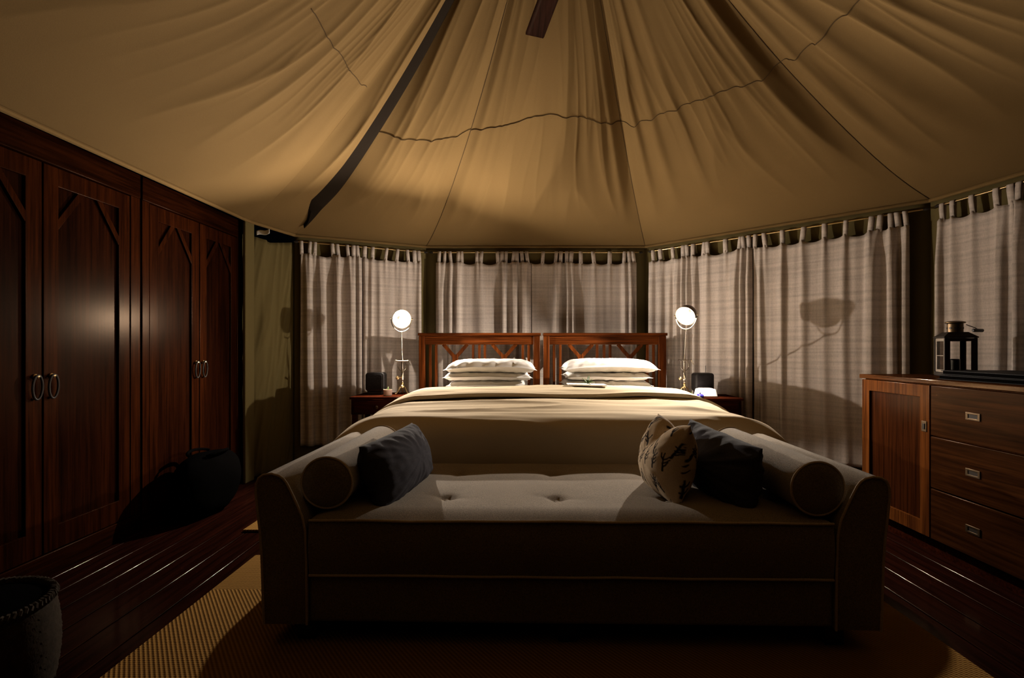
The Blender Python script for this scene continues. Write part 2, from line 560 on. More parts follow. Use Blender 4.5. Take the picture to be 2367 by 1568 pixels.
for k in range(61):
    s = 0.45 + 0.55 * k / 60
    pts.append(roof(8, s, 0.49 - 0.25 * (1 - k / 60) * 0) - Vector((0, 0, 0.002)))
MB().tube(pts, 0.0021, 5).build('level_seam', 'seam', ceil)
hem = [(EAVE[i % NE].x, EAVE[i % NE].y, EZ - 0.012) for i in range(NE)]
for i in range(NE):
    a, b = Vector(hem[i]), Vector(hem[(i + 1) % NE])
    MB().tube([a, b], 0.013, 8).build('eave_hem', 'canvas', ceil)
# dark strip added as the shade along the hip, left to back left panel
def shade_strip():
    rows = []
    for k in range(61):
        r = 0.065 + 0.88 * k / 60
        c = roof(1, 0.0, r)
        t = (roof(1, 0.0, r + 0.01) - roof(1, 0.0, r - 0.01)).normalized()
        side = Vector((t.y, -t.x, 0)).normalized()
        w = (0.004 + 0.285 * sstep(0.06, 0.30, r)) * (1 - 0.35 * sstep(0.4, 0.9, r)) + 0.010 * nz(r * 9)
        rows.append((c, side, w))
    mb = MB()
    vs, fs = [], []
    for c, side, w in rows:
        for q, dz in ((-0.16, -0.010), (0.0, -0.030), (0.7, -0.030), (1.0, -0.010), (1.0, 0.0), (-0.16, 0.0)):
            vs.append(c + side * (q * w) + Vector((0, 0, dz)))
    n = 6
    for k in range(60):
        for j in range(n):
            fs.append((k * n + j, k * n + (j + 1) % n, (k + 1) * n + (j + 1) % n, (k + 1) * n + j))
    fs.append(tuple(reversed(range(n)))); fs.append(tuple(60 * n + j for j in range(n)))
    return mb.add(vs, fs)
shade_strip().build('hip_shade_strip', 'hip_shade', ceil, label='dark brown strip standing for the shade up the left hip')

# ------------------------------------------------------------------ rugs
rug = MB().box(-1.28, 1.45, -0.35, 2.52, 0.001, 0.012).build('rug', 'sisal', loc=(0.08, 1.1, 0), bevel=0.004)
tag(rug, 'large ochre woven sisal rug under the grey daybed', 'rug')
mat_ = MB().box(-1.525, -1.0, 2.86, 3.95, 0.001, 0.014).build('bedside_rug', 'sisal', loc=(-1.26, 3.4, 0), bevel=0.005)
tag(mat_, 'small woven rug on the floor left of the bed', 'rug')

# ------------------------------------------------------------------ curtains
ROD_Z = 1.913
def curtain_wall(i, inset):
    a, b = EAVE[i], EAVE[i + 1]
    t = (b - a).normalized()
    n = Vector((t.y, -t.x))
    return a + n * inset, t, n
def rod(i, s0, s1, label):
    a, t, n = curtain_wall(i, 0.040)
    p0, p1 = a + t * s0, a + t * s1
    mid = (p0 + p1) / 2
    r = thing('curtain_rod', label, 'curtain rod', (mid.x, mid.y, ROD_Z))
    MB().tube([(p0.x, p0.y, ROD_Z), (p1.x, p1.y, ROD_Z)], 0.0055, 10).build('rod', 'brass', r)
    for p, sgn in ((p0, -1), (p1, 1)):
        q = p + t * (sgn * 0.035)
        MB().tube([(p.x, p.y, ROD_Z), ((p.x + q.x) / 2, (p.y + q.y) / 2, ROD_Z), (q.x, q.y, ROD_Z)], [0.008, 0.012, 0.005], 10).build('finial', 'dark_iron', r)
        b = p + t * (sgn * -0.012)
        w = b - n * 0.05
        MB().tube([(b.x, b.y, ROD_Z), (w.x, w.y, ROD_Z + 0.01)], 0.006, 8).build('bracket', 'dark_iron', r)
    return r

def curtain(i, s0, s1, tabs, folds, label, hem=0.18, seed=0.0, group=None):
    """folds: (s, half width, depth, drift)"""
    a, t, n = curtain_wall(i, 0.040)
    mid = a + t * ((s0 + s1) / 2)
    c = thing('curtain', label, 'curtain', (mid.x, mid.y, hem), group=group)
    ztop = ROD_Z - 0.088
    nu = max(60, int((s1 - s0) * 230))
    tb = sorted(tabs)
    def scallop(s):
        lo = max([x for x in tb if x <= s], default=s0 - 0.02)
        hi = min([x for x in tb if x > s], default=s1 + 0.02)
        g = hi - lo
        q = max(0.0, min(1.0, (s - lo) / max(g, 1e-4)))
        return min(0.035, 0.20 * g) * (4 * q * (1 - q)) ** 0.7
    def fn(u, v):
        s = s0 + (s1 - s0) * u
        w = 1 - v                                            # 0 at the top
        d = 0.004
        for (fs, fw, fd, dr) in folds:
            x = (s - fs - dr * w) / fw
            prof = math.exp(-x * x * x * x) if fd > 0.03 else math.exp(-x * x)
            d += fd * prof * (0.45 + 0.55 * sstep(0, 0.2, w))
        d += 0.008 * nz(s * 7 + seed, w * 0.8, seed) * (0.4 + w) + 0.005 * nz(s * 19 + seed, w * 1.0, seed + 2)
        for x in tb:                                         # cloth gathers below each tab
            d += 0.012 * math.exp(-((s - x) / (0.012 + 0.05 * w)) ** 2) * math.exp(-w / 0.16)
        d = max(d, -0.012)
        sw = s + 0.010 * nz(w * 2.2, seed, u * 2) * w
        z = ztop - scallop(s)
        zz = hem + (z - hem) * v + 0.006 * nz(s * 6, seed) * (1 - v)
        p = a + t * sw + n * d
        return (p.x, p.y, zz)
    MB().grid(fn, nu, 60).build('curtain_panel', 'linen', c, angle=180, solid=0.0025)
    for x in tb:
        tilt = rnd.uniform(-0.012, 0.012)
        w = 0.0155 + rnd.uniform(-0.002, 0.003)
        prof = [(0.012, ztop - 0.02), (0.0135, ROD_Z - 0.03), (0.010, ROD_Z + 0.004), (0.0, ROD_Z + 0.0095), (-0.010, ROD_Z + 0.004),
                (-0.008, ROD_Z - 0.03), (0.002, ztop - 0.015)]
        vs = []
        for (d, z) in prof:
            f = (ROD_Z - z) / 0.1
            for sg in (-1, 1):
                p = a + t * (x + tilt * (1 - f) + sg * w) + n * d
                vs.append((p.x, p.y, z))
        fs = [(2 * k, 2 * k + 1, 2 * k + 3, 2 * k + 2) for k in range(len(prof) - 1)]
        MB().add(vs, fs).build('tab', 'linen', c, angle=180, solid=0.003)
    return c

rod(1, 0.025, 1.115, 'thin brass curtain rod left of the bed, behind the left lamp')
rod(2, 0.069, 2.01, 'thin curtain rod with dark ends above the two headboards')
rod(3, 0.098, 2.115, 'long thin brass curtain rod right of the bed, behind the right lamp')
rod(4, 0.108, 1.30, 'dark curtain rod above the wooden dresser')
g = 'tab top linen curtains round the tent'
curtain(1, 0.042, 0.549, [0.052, 0.113, 0.155, 0.305, 0.348, 0.431, 0.475, 0.515],
        [(0.095, 0.030, 0.060, 0.02), (0.205, 0.030, 0.055, 0.02), (0.335, 0.022, 0.065, 0.0), (0.455, 0.032, 0.060, 0.01), (0.525, 0.02, 0.045, 0.0)],
        'deeply pleated linen curtain nearest the wardrobes, left of the left lamp', seed=1.3, group=g)
curtain(1, 0.553, 1.085, [0.568, 0.639, 0.754, 0.856, 0.963, 1.024, 1.069],
        [(0.575, 0.018, 0.040, 0.0), (0.625, 0.016, 0.025, 0.0), (0.70, 0.02, 0.018, 0.01), (0.79, 0.03, 0.014, 0.0), (0.90, 0.03, 0.012, 0.0), (1.06, 0.02, 0.02, 0.0)],
        'nearly flat linen curtain right behind the left reading lamp', seed=4.7, group=g)
curtain(2, 0.098, 0.994, [0.126, 0.179, 0.239, 0.304, 0.341, 0.483, 0.519, 0.681, 0.718, 0.754, 0.819, 0.86, 0.912, 0.961],
        [(0.142, 0.035, 0.035, 0.0), (0.235, 0.022, 0.055, 0.0), (0.310, 0.028, 0.055, -0.01), (0.515, 0.05, 0.018, 0.04), (0.735, 0.024, 0.058, 0.0), (0.835, 0.03, 0.045, 0.0), (0.925, 0.034, 0.060, 0.0)],
        'shadowed linen curtain behind the left headboard, gathered at its right edge', seed=8.2, group=g)
curtain(2, 0.998, 1.985, [1.099, 1.221, 1.269, 1.326, 1.366, 1.46, 1.585, 1.731, 1.865, 1.918, 1.962],
        [(1.245, 0.034, 0.060, -0.02), (1.335, 0.018, 0.030, 0.01), (1.385, 0.014, 0.040, 0.02), (1.60, 0.06, 0.008, 0.0), (1.872, 0.022, 0.030, 0.0), (1.925, 0.016, 0.050, 0.0), (1.972, 0.012, 0.025, 0.0)],
        'shadowed linen curtain behind the right headboard, wide flat stretch in its middle', seed=11.9, group=g)
curtain(3, 0.075, 1.028, [0.121, 0.198, 0.325, 0.422, 0.464, 0.513, 0.612, 0.651, 0.806, 0.917, 0.956, 1.001],
        [(0.107, 0.03, 0.035, 0.0), (0.205, 0.028, 0.035, -0.01), (0.290, 0.026, 0.035, -0.01), (0.365, 0.024, 0.040, 0.0), (0.425, 0.013, 0.045, 0.0), (0.470, 0.014, 0.040, 0.01),
         (0.535, 0.02, 0.040, 0.01), (0.645, 0.03, 0.022, 0.0), (0.76, 0.03, 0.012, 0.0), (0.885, 0.034, 0.055, 0.0), (0.945, 0.014, 0.050, 0.0), (1.003, 0.020, 0.055, 0.0)],
        'finely pleated linen curtain right behind the right reading lamp', seed=15.1, group=g)
curtain(3, 1.034, 2.045, [1.045, 1.125, 1.254, 1.392, 1.542, 1.674, 1.825, 1.875, 1.943, 1.986, 2.030],
        [(1.085, 0.018, 0.030, 0.02), (1.25, 0.022, 0.030, 0.0), (1.40, 0.03, 0.016, 0.0), (1.535, 0.03, 0.016, 0.02), (1.66, 0.03, 0.018, 0.02), (1.835, 0.036, 0.060, -0.01), (1.948, 0.026, 0.065, 0.015), (2.022, 0.020, 0.040, 0.0)],
        'widest linen curtain, between the right lamp and the dresser, deep folds at its right edge', seed=19.6, group=g)
curtain(4, 0.091, 0.535, [0.13, 0.193, 0.315, 0.448, 0.525],
        [(0.115, 0.018, 0.035, 0.0), (0.200, 0.026, 0.020, 0.0), (0.315, 0.03, 0.014, 0.0), (0.475, 0.024, 0.035, -0.02)],
        'dim linen curtain hanging behind the tin lantern', seed=23.3, group=g)
curtain(4, 0.541, 0.98, [0.554, 0.63, 0.717, 0.808, 0.894, 0.96],
        [(0.565, 0.020, 0.045, 0.0), (0.645, 0.025, 0.045, 0.0), (0.75, 0.03, 0.03, 0.0), (0.87, 0.03, 0.045, 0.0)],
        'dim linen curtain cut by the right edge of the photo', seed=27.8, group=g)

# scrap of white cloth in the dark gap at the eave
def scrap(u, v):
    return (-1.985 + 0.10 * (u - 0.5), 4.02 + 0.01 * math.sin(u * 3), 1.905 + 0.034 * (v - 0.5) + 0.012 * u + 0.004 * math.sin(u * 7))
o = MB().grid(scrap, 12, 4).build('cloth_scrap', 'cotton', loc=(-1.985, 4.02, 1.905), solid=0.004)
tag(o, 'small white cloth scrap tucked under the roof edge beside the wardrobe', 'cloth')

# ------------------------------------------------------------------ beds
def bed(x0, x1, posts, slats, trunks, label):
    b = thing('bed', label, 'bed', ((x0 + x1) / 2, 3.55, 0), group=None)
    ma, mb_ = x0 + 0.03, x1 - 0.003
    if x0 > 0: ma, mb_ = x0 + 0.003, x1 - 0.05
    MB().box(ma, mb_, 2.66, 4.44, 0.0, 0.32).build('bed_base', 'upholstery', b, bevel=0.02)
    MB().box(ma, mb_, 2.66, 4.44, 0.322, 0.60).build('mattress', 'cotton', b, bevel=0.04, seg=3)
    h = MB().box(x0, x1, 4.455, 4.545, 1.119, 1.143).build('headboard', 'headboard_x', b, bevel=0.004, label='slatted reddish oak headboard')
    MB().box(posts[0][1], posts[1][0], 4.484, 4.516, 1.043, 1.118).build('rail', 'headboard_x', h, bevel=0.003)
    MB().box(posts[0][1], posts[1][0], 4.484, 4.516, 0.40, 0.47).build('rail', 'headboard_x', h, bevel=0.003)
    for p in posts:
        MB().box(p[0], p[1], 4.472, 4.528, 0.0, 1.118).build('post', 'headboard_z', h, bevel=0.004)
    for s in slats:
        MB().box(s - 0.0115, s + 0.0115, 4.491, 4.509, 0.471, 1.042).build('slat', 'headboard_z', h, bevel=0.002)
    for t in trunks:
        MB().box(t - 0.024, t + 0.024, 4.490, 4.510, 0.471, 0.958).build('brace', 'headboard_z', h, bevel=0.002)
        for sg in (-1, 1):
            MB().bar((t + sg * 0.008, 4.5, 0.935), (t + sg * 0.104, 4.5, 1.046), 0.030, 0.019, (0, 1, 0)).build('brace', 'headboard_z', h, bevel=0.002)
    return b
bed(-0.870, 0.1875, ((-0.866, -0.814), (0.124, 0.180)), (-0.770, -0.719, -0.3975, -0.345, -0.296, 0.032, 0.084), (-0.553, -0.130),
    'left of the two joined beds, with slatted oak headboard, beside the left lamp')
bed(0.206, 1.275, ((0.209, 0.262), (1.204, 1.268)), (0.302, 0.356, 0.675, 0.735, 0.788, 1.110, 1.164), (0.5325, 0.960),
    'right of the two joined beds, with slatted oak headboard, beside the right lamp')

# ---- duvet
DC = 0.21
def duv(a, y, lift=0.0, wr=1.0):
    """a: distance across from the middle line, unfolded; y: distance along, unfolded past the foot"""
    sg = 1 if a >= 0 else -1
    aa = abs(a)
    F, RX, RZ = 0.83 + 0.095 * (1 - sstep(2.6, 3.7, y)), 0.285, 0.20
    arc = 0.38
    if aa <= F:
        x, dx = aa, 0.0
    elif aa <= F + arc:
        th = (aa - F) / arc * PI / 2
        x, dx = F + RX * math.sin(th), RZ * (1 - math.cos(th))
    else:
        x, dx = F + RX + 0.012 * math.sin(y * 17 + sg) * min(1, (aa - F - arc) * 6), RZ + aa - F - arc
    FY, RF = 2.75, 0.115
    if y >= FY:
        yy, dy = y, 0.0
    elif y >= FY - RF * PI / 2:
        th = (FY - y) / RF
        yy, dy = FY - RF * math.sin(th), RF * (1 - math.cos(th))
    else:
        yy, dy = FY - RF, RF + (FY - RF * PI / 2 - y)
    top = 0.658 + 0.036 * sstep(2.7, 3.4, yy) + 0.006 * sstep(3.25, 3.75, yy) - 0.018 * (x / 0.9) ** 2
    z = top - min(math.hypot(dx, dy), 0.46)
    X = DC + sg * x
    w = 0.009 * nz(X * 1.1 + 0.5 * yy, yy * 8.0, 2.0) + 0.0055 * nz(X * 2.6 + yy, yy * 17, 6.0)
    k = (1 - abs(nz(X * 0.8 + 3 + yy * 0.4, yy * 4.5 + 0.6 * X, 9.0))) ** 6
    w += 0.015 * k
    w *= wr
    if dx > 0.1 or dy > 0.06:
        e = min(1, max(dx, dy) * 4)
        yy -= 0.010 * nz(X * 5, z * 2.0, 3.0) * e * (1 if dy > 0.06 else 0)
        X += sg * 0.012 * nz(yy * 5, z * 2.0, 4.0) * e * (1 if dx > 0.1 else 0)
    return Vector((X, yy, z + w + lift))
dv = thing('duvet', 'tan cotton duvet spread over both beds and hanging at the foot', 'duvet', (DC, 3.2, 0.25))
AM = 0.88 + 0.38 + 0.23
MB().grid(lambda u, v: duv((2 * u - 1) * AM, 3.74 - v * (3.74 - 2.25)), 190, 130).build('duvet_cover', 'duvet', dv, angle=180, solid=0.008)
def band(u, v):
    y = 3.29 + 0.012 * nz(u * 6, 1.5) + v * (3.765 - 3.29)
    a = (2 * u - 1) * (0.83 + 0.38 + 0.06)
    p = duv(a, y, 0.0, 0.6)
    q = duv(a, y + 0.01, 0.0, 0.6)
    lift = 0.026 + 0.010 * math.sin(v * PI) + 0.012 * nz(p.x * 1.6, v * 4.0, 12.0) + 0.009 * nz(p.x * 3 + v, v * 9, 14.0)
    lift *= 1 - 0.55 * sstep(0.84, 1.05, abs(a))
    if v > 0.9:
        lift -= 0.09 * ((v - 0.9) / 0.1) ** 2
    if abs(a) > 0.86:
        p.x += (0.022 if a > 0 else -0.022) * sstep(0.86, 1.1, abs(a))
    return (p.x, p.y, p.z + lift)
MB().grid(band, 190, 50).build('turned_back_edge', 'duvet', dv, angle=180, solid=0.024)

# ---- pillows
def pillow_mesh(w, h, t, mat4, n=44, pinch=0.10, edge=4.0, power=0.55, wr=0.006, seed=0.0, droop=0.0, chop=0.0, wfreq=9.0, flange=0.0, flat=1.0):
    """closed cushion: width along local x, height along local y, thickness along local z"""
    mb = MB()
    def pt(u, v, side):
        au, av = abs(u), abs(v)
        x = w / 2 * u * (1 - pinch * (1 - av ** 3) * au ** 2)
        y = h / 2 * v * (1 - pinch * (1 - au ** 3) * av ** 2)
        fu, fv = min(1.0, au / (1 - flange)), min(1.0, av / (1 - flange))
        hgt = (max(0.0, 1 - fu ** edge) ** power) * (max(0.0, 1 - fv ** edge) ** power)
        z = t / 2 * hgt
        if flange:
            z += 0.003 * (1 - max(au, av) ** 12)
        rim = (1 - hgt) * 0.7 + 0.3
        ang = math.atan2(v, u)
        q = max(au, av)
        k = nz(ang * wfreq / 2, q * 1.6, seed + side * 3)
        z += wr * rim * (0.9 * k + 0.8 * nz(x * 26, y * 26, seed + side)) * min(1, hgt * 6)
        z *= side if side > 0 else side * flat
        if chop and v > -0.3:
            c = math.exp(-(u / 0.34) ** 2) * sstep(-0.3, 1.0, v)
            y -= chop * c
            z *= 1 - 0.25 * c
        z += -droop * (au ** 3) * (0.4 + 0.6 * av ** 2) + 0.006 * nz(x * 7, y * 7, seed + 9) * (1 - hgt)
        return mat4 @ Vector((x, y, z))
    def sp(q):
        return math.sin((q - 0.5) * PI) * 0.5 + (q - 0.5)
    mb.grid(lambda a, b: pt(sp(a), sp(b), 1), n, n)
    mb.grid(lambda a, b: pt(sp(a), sp(b), -1), n, n)
    return mb
def frame(c, ax, ay):
    ax = Vector(ax).normalized()
    ay = Vector(ay)
    ay = (ay - ax * ay.dot(ax)).normalized()
    az = ax.cross(ay)
    m = Matrix((ax, ay, az)).transposed().to_4x4()
    m.translation = Vector(c)
    return m
g = 'white bed pillows'
stacks = [
    # x, y, z, w, t, yaw, label
    (-0.262, 4.10, 0.654, 0.68, 0.104, 0.5, 'bottom white pillow of the stack on the left bed'),
    (-0.235, 4.10, 0.736, 0.63, 0.060, -1.0, 'second white pillow from the bottom on the left bed'),
    (-0.242, 4.09, 0.797, 0.68, 0.060, 1.5, 'second white pillow from the top on the left bed'),
    (-0.215, 4.09, 0.872, 0.71, 0.104, -1.0, 'topmost plump white pillow on the left bed'),
    (0.700, 4.10, 0.654, 0.74, 0.104, -0.5, 'bottom white pillow of the stack on the right bed'),
    (0.665, 4.10, 0.736, 0.68, 0.060, 1.0, 'second white pillow from the bottom on the right bed'),
    (0.672, 4.09, 0.797, 0.66, 0.060, -1.2, 'second white pillow from the top on the right bed'),
    (0.692, 4.09, 0.874, 0.73, 0.108, 0.8, 'topmost plump white pillow on the right bed'),
]
for k, (x, y, z, w, t, yaw, lab) in enumerate(stacks):
    top = z > 0.85
    m = frame((x, y, z), (math.cos(R(yaw)), math.sin(R(yaw)), 0), (-math.sin(R(yaw)), math.cos(R(yaw)), 0))
    o = pillow_mesh(w, 0.46, t, m, 56, 0.05, 5.0 if top else 8.0, 0.42 if top else 0.40, 0.017, 3.1 * k, 0.026 if top else 0.006, flange=0.05, wfreq=15, flat=0.85).build('pillow', 'cotton', loc=(x, y, z), weld=True, angle=180)
    tag(o, lab, 'pillow', g)

# folded white card with a sprig on the turned back duvet
CZ = duv(0.26, 3.6, 0.0, 0.6).z + 0.056
cd = MB().bar((0.335, 3.60, CZ + 0.003), (0.60, 3.60, CZ - 0.003), 0.15, 0.006).build('folded_card', 'paper', loc=(0.47, 3.6, CZ), bevel=0.0015)
tag(cd, 'white folded card lying on the duvet in front of the right pillows', 'card')
def leaf(parent, c, direction, L, wd, name='leaf', curl=0.2):
    d = Vector(direction).normalized()
    s = d.cross(Vector((0, 0, 1)))
    if s.length < 0.01: s = Vector((1, 0, 0))
    s.normalize()
    u = s.cross(d)
    def fn(a, b):
        q = b
        hw = wd / 2 * math.sin(PI * min(1, q * 0.96 + 0.02)) ** 0.8
        x = (a - 0.5) * 2 * hw
        return Vector(c) + d * (L * q) + s * x + u * (0.25 * abs(x) - curl * L * q * q)
    return MB().grid(fn, 4, 7).build(name, 'leaf', parent, solid=0.0012)
sp_ = thing('leaf_sprig', 'small green leaf sprig resting on the white card', 'sprig', (0.472, 3.585, CZ + 0.005))
MB().tube([(0.472, 3.60, CZ + 0.006), (0.475, 3.57, CZ + 0.010), (0.485, 3.53, CZ + 0.007)], 0.0022, 6).build('stem', 'leaf', sp_)
for (dx, dy, dz, L) in ((-1, -0.1, 0.25, 0.042), (1, -0.1, 0.3, 0.040), (-0.7, 0.2, 0.9, 0.042), (0.15, 0.1, 1.0, 0.046), (0.75, 0.1, 0.8, 0.036), (-0.9, -0.5, 0.5, 0.036), (0.9, -0.5, 0.55, 0.034)):
    leaf(sp_, (0.472, 3.585, CZ + 0.009), (dx, dy, dz), L * 1.25, 0.024, curl=0.15)

# ------------------------------------------------------------------ bedside tables and what stands on them
def nightstand(x0, x1, y0, y1, label):
    t = thing('nightstand', label, 'bedside table', ((x0 + x1) / 2, (y0 + y1) / 2, 0), group='bedside tables')
    MB().box(x0 + 0.004, x1 - 0.004, y0 + 0.004, y1 - 0.004, 0.50, 0.617).build('body', 'stand', t, bevel=0.003)
    MB().box(x0 - 0.006, x1 + 0.006, y0 - 0.01, y1, 0.618, 0.637).build('tabletop', 'stand', t, bevel=0.004)
    d = MB().box(x0 + 0.03, x1 - 0.03, y0 - 0.008, y0 + 0.003, 0.515, 0.604).build('drawer', 'stand', t, bevel=0.002)
    MB().lathe([(0.004, 0), (0.005, 0.012), (0.012, 0.018), (0.010, 0.026), (0.0, 0.028)], 14, frame(((x0 + x1) / 2, y0 - 0.008, 0.56), (1, 0, 0), (0, 0, 1)) ).build('knob', 'bronze', d)
    for x in (x0 + 0.025, x1 - 0.025):
        for y in (y0 + 0.03, y1 - 0.03):
            MB().box(x - 0.018, x + 0.018, y - 0.018, y + 0.018, 0.0, 0.499).build('leg', 'stand', t, bevel=0.002)
    MB().box(x0 + 0.01, x1 - 0.01, y0 + 0.01, y1 - 0.01, 0.15, 0.168).build('shelf', 'stand', t, bevel=0.002)
    return t
nightstand(-1.300, -0.880, 4.0, 4.4, 'dark wooden bedside table left of the bed, under the left lamp')
nightstand(1.262, 1.680, 3.905, 4.235, 'dark wooden bedside table right of the bed, under the right lamp')

def lamp(bx, by, joint, head, axis, label, twist):
    zt = 0.637
    L = thing('reading_lamp', label, 'lamp', (bx, by, zt), group='bedside reading lamps')
    head, ax = Vector(head), Vector(axis).normalized()
    jz = joint[2]
    # tripod foot
    MB().lathe([(0.010, 0.052), (0.016, 0.056), (0.017, 0.070), (0.009, 0.078), (0.011, 0.090), (0.008, 0.10)], 18, Matrix.Translation((bx, by, zt))).build('foot_collar', 'brass', L)
    for k in range(3):
        a = R(90 + 120 * k + twist)
        c, s = math.cos(a), math.sin(a)
        pts = [(bx + c * r, by + s * r, zt + z) for r, z in ((0.010, 0.062), (0.024, 0.056), (0.038, 0.030), (0.050, 0.010), (0.062, 0.005))]
        MB().tube(pts, [0.007, 0.006, 0.005, 0.0045, 0.006], 8).build('leg', 'brass', L)
    # turned column
    MB().lathe([(0.006, 0.095), (0.009, 0.105), (0.006, 0.115), (0.012, 0.122), (0.0125, 0.185), (0.008, 0.192), (0.007, 0.215), (0.007, jz - zt)], 18, Matrix.Translation((bx, by, zt))).build('column', 'nickel', L)
    kb = MB().tube([(bx, by - 0.008, zt + 0.135), (bx - 0.03, by - 0.015, zt + 0.135)], 0.004, 8).build('clamp_screw', 'brass', L)
    MB().lathe([(0, -0.015), (0.010, -0.012), (0.016, 0), (0.010, 0.012), (0, 0.015)], 16, Matrix.Translation((bx - 0.036, by - 0.016, zt + 0.135))).build('knob', 'brass', kb)
    # cross bar, clamp and hanging loop
    cb = MB().tube([(bx - 0.052, by - 0.01, jz + 0.003), (bx - 0.03, by - 0.01, jz), (bx + 0.03, by - 0.01, jz), (bx + 0.052, by - 0.01, jz + 0.002)], [0.0055, 0.0045, 0.0055, 0.004], 10).build('cross_bar', 'nickel', L)
    MB().tube([(bx + 0.052, by - 0.01, jz + 0.002), (bx + 0.060, by - 0.012, jz - 0.016), (bx + 0.068, by - 0.014, jz - 0.034)], [0.004, 0.003, 0.0045], 8).build('wing_lever', 'nickel', cb)
    arc = [(bx + 0.034 * math.sin(q), by - 0.012, jz - 0.028 - 0.040 * (1 - math.cos(q)) * 0.5 - 0.034 * (1 if abs(q) < 0.01 else 0) * 0) for q in ()]
    loop = [(bx + 0.032 * math.cos(q), by - 0.010, jz - 0.040 + 0.042 * math.sin(q)) for q in [R(75 - 255 * k / 16) for k in range(17)]]
    MB().tube(loop, 0.0022, 6).build('cable_loop', 'nickel', L)
    # upper stem
    yb = head - Vector((0, 0, 0.104)) - ax * 0.015
    MB().tube([(bx, by, jz - 0.02), (bx, by, jz + 0.012), tuple(Vector((bx, by, jz + 0.012)).lerp(yb, 0.1)), tuple(yb)], [0.009, 0.007, 0.004, 0.0036], 10).build('stem', 'nickel', L)
    # yoke
    p = ax.cross(Vector((0, 0, 1))).normalized()
    pts = []
    for k in range(21):
        q = PI * k / 20
        pts.append(head - ax * 0.015 + p * (0.084 * math.cos(q)) - Vector((0, 0, 1)) * (0.104 * math.sin(q)))
    yk = MB().tube(pts, 0.0034, 8).build('yoke', 'nickel', L)
    for sg in (-1, 1):
        a = head - ax * 0.015 + p * (0.076 * sg)
        MB().tube([a, a + p * (0.018 * sg)], [0.004, 0.006], 8).build('pivot_screw', 'nickel', yk)
    fr = ax.orthogonal().normalized()
    m = frame(head, fr, ax.cross(fr))
    hs = MB().lathe([(0.0705, -0.002), (0.075, 0.0), (0.0745, -0.012), (0.072, -0.035), (0.062, -0.068), (0.042, -0.095), (0.020, -0.108), (0.018, -0.125), (0.0, -0.127)], 40, m, cap=False).build('lamp_housing', 'bronze', L)
    MB().lathe([(0.0700, -0.002), (0.0680, -0.035), (0.058, -0.065), (0.038, -0.090), (0.0, -0.100)], 40, m, cap=False).build('reflector', 'reflector', hs)
    # the lit bulb sits level with the rim
    r = 0.012
    prof = [(r * math.sin(PI * k / 12), -0.006 - r * math.cos(PI * k / 12)) for k in range(13)]
    prof[0] = (0.0, prof[0][1]); prof[-1] = (0.0, prof[-1][1])
    MB().lathe(prof, 16, m, cap=False).build('bulb', 'bulb', L, label='glowing warm white bulb', weld=True)
    MB().lathe([(0.007, -0.017), (0.012, -0.026), (0.012, -0.094)], 12, m).build('bulb_socket', 'nickel', hs)
    return L
lamp(-0.950, 4.22, (-0.950, 4.22, 0.908), (-0.9485, 4.20, 1.2475), (0.45, -0.88, -0.16), 'brass reading lamp with round lit head, left of the bed', 10)
lamp(1.320, 4.145, (1.320, 4.145, 0.915), (1.2416, 3.88, 1.252), (-0.60, -0.65, -0.48), 'brass reading lamp leaning forward with round lit head, right of the bed', 40)

def black_lantern(x, y, label, wire):
    z0 = 0.637
    t = thing('box_lantern', label, 'lantern', (x, y, z0), group='black box lanterns')
    def rr(hw, z0_, z1_, r=0.022, n=6):
        out = []
        cx = [(hw - r, z1_ - r, 0), (-hw + r, z1_ - r, 90), (-hw + r, z0_ + r, 180), (hw - r, z0_ + r, 270)]
        for (a, b, s) in cx:
            for k in range(n + 1):
                q = R(s + 90 * k / n)
                out.append((x + a + r * math.cos(q), b + r * math.sin(q)))
        return out
    MB().prism(rr(0.073, z0 + 0.030, z0 + 0.178), y - 0.055, y + 0.055, 1).build('body', 'black', t, bevel=0.006, soft=True)
    MB().prism(rr(0.060, z0 + 0.044, z0 + 0.164, 0.016), y - 0.0585, y - 0.0555, 1).build('mesh_panel', 'black_mesh', t, bevel=0.002)
    MB().box(x - 0.060, x + 0.060, y - 0.048, y + 0.048, z0, z0 + 0.029).build('base', 'black', t, bevel=0.006)
    if wire:
        MB().tube([(x + 0.035, y + 0.03, z0 + 0.179), (x + 0.036, y + 0.03, z0 + 0.235)], 0.0022, 6).build('aerial', 'black', t)
    return t
black_lantern(-1.160, 4.215, 'black rounded box lantern on the left bedside table', False)
black_lantern(1.468, 4.155, 'black rounded box lantern with a thin aerial on the right bedside table', True)

wb = thing('white_box', 'rounded white box in front of the black lantern, right bedside table', 'box', (1.44, 4.01, 0.637))
def taper(hw0, hw1, y0, y1, z0, z1):
    vs = [(1.44 - hw0, y0, z0), (1.44 + hw0, y0, z0), (1.44 + hw0, y1, z0), (1.44 - hw0, y1, z0),
          (1.44 - hw1, y0 + 0.012, z1), (1.44 + hw1, y0 + 0.012, z1), (1.44 + hw1, y1 - 0.012, z1), (1.44 - hw1, y1 - 0.012, z1)]
    return MB().add(vs, [(3, 2, 1, 0), (4, 5, 6, 7), (0, 1, 5, 4), (1, 2, 6, 5), (2, 3, 7, 6), (3, 0, 4, 7)])
taper(0.075, 0.062, 3.945, 4.075, 0.638, 0.700).build('body', 'white_plastic', wb, bevel=0.012, seg=3)
MB().box(1.395, 1.485, 3.975, 4.045, 0.7005, 0.704).build('lid', 'white_plastic', wb, bevel=0.0015)

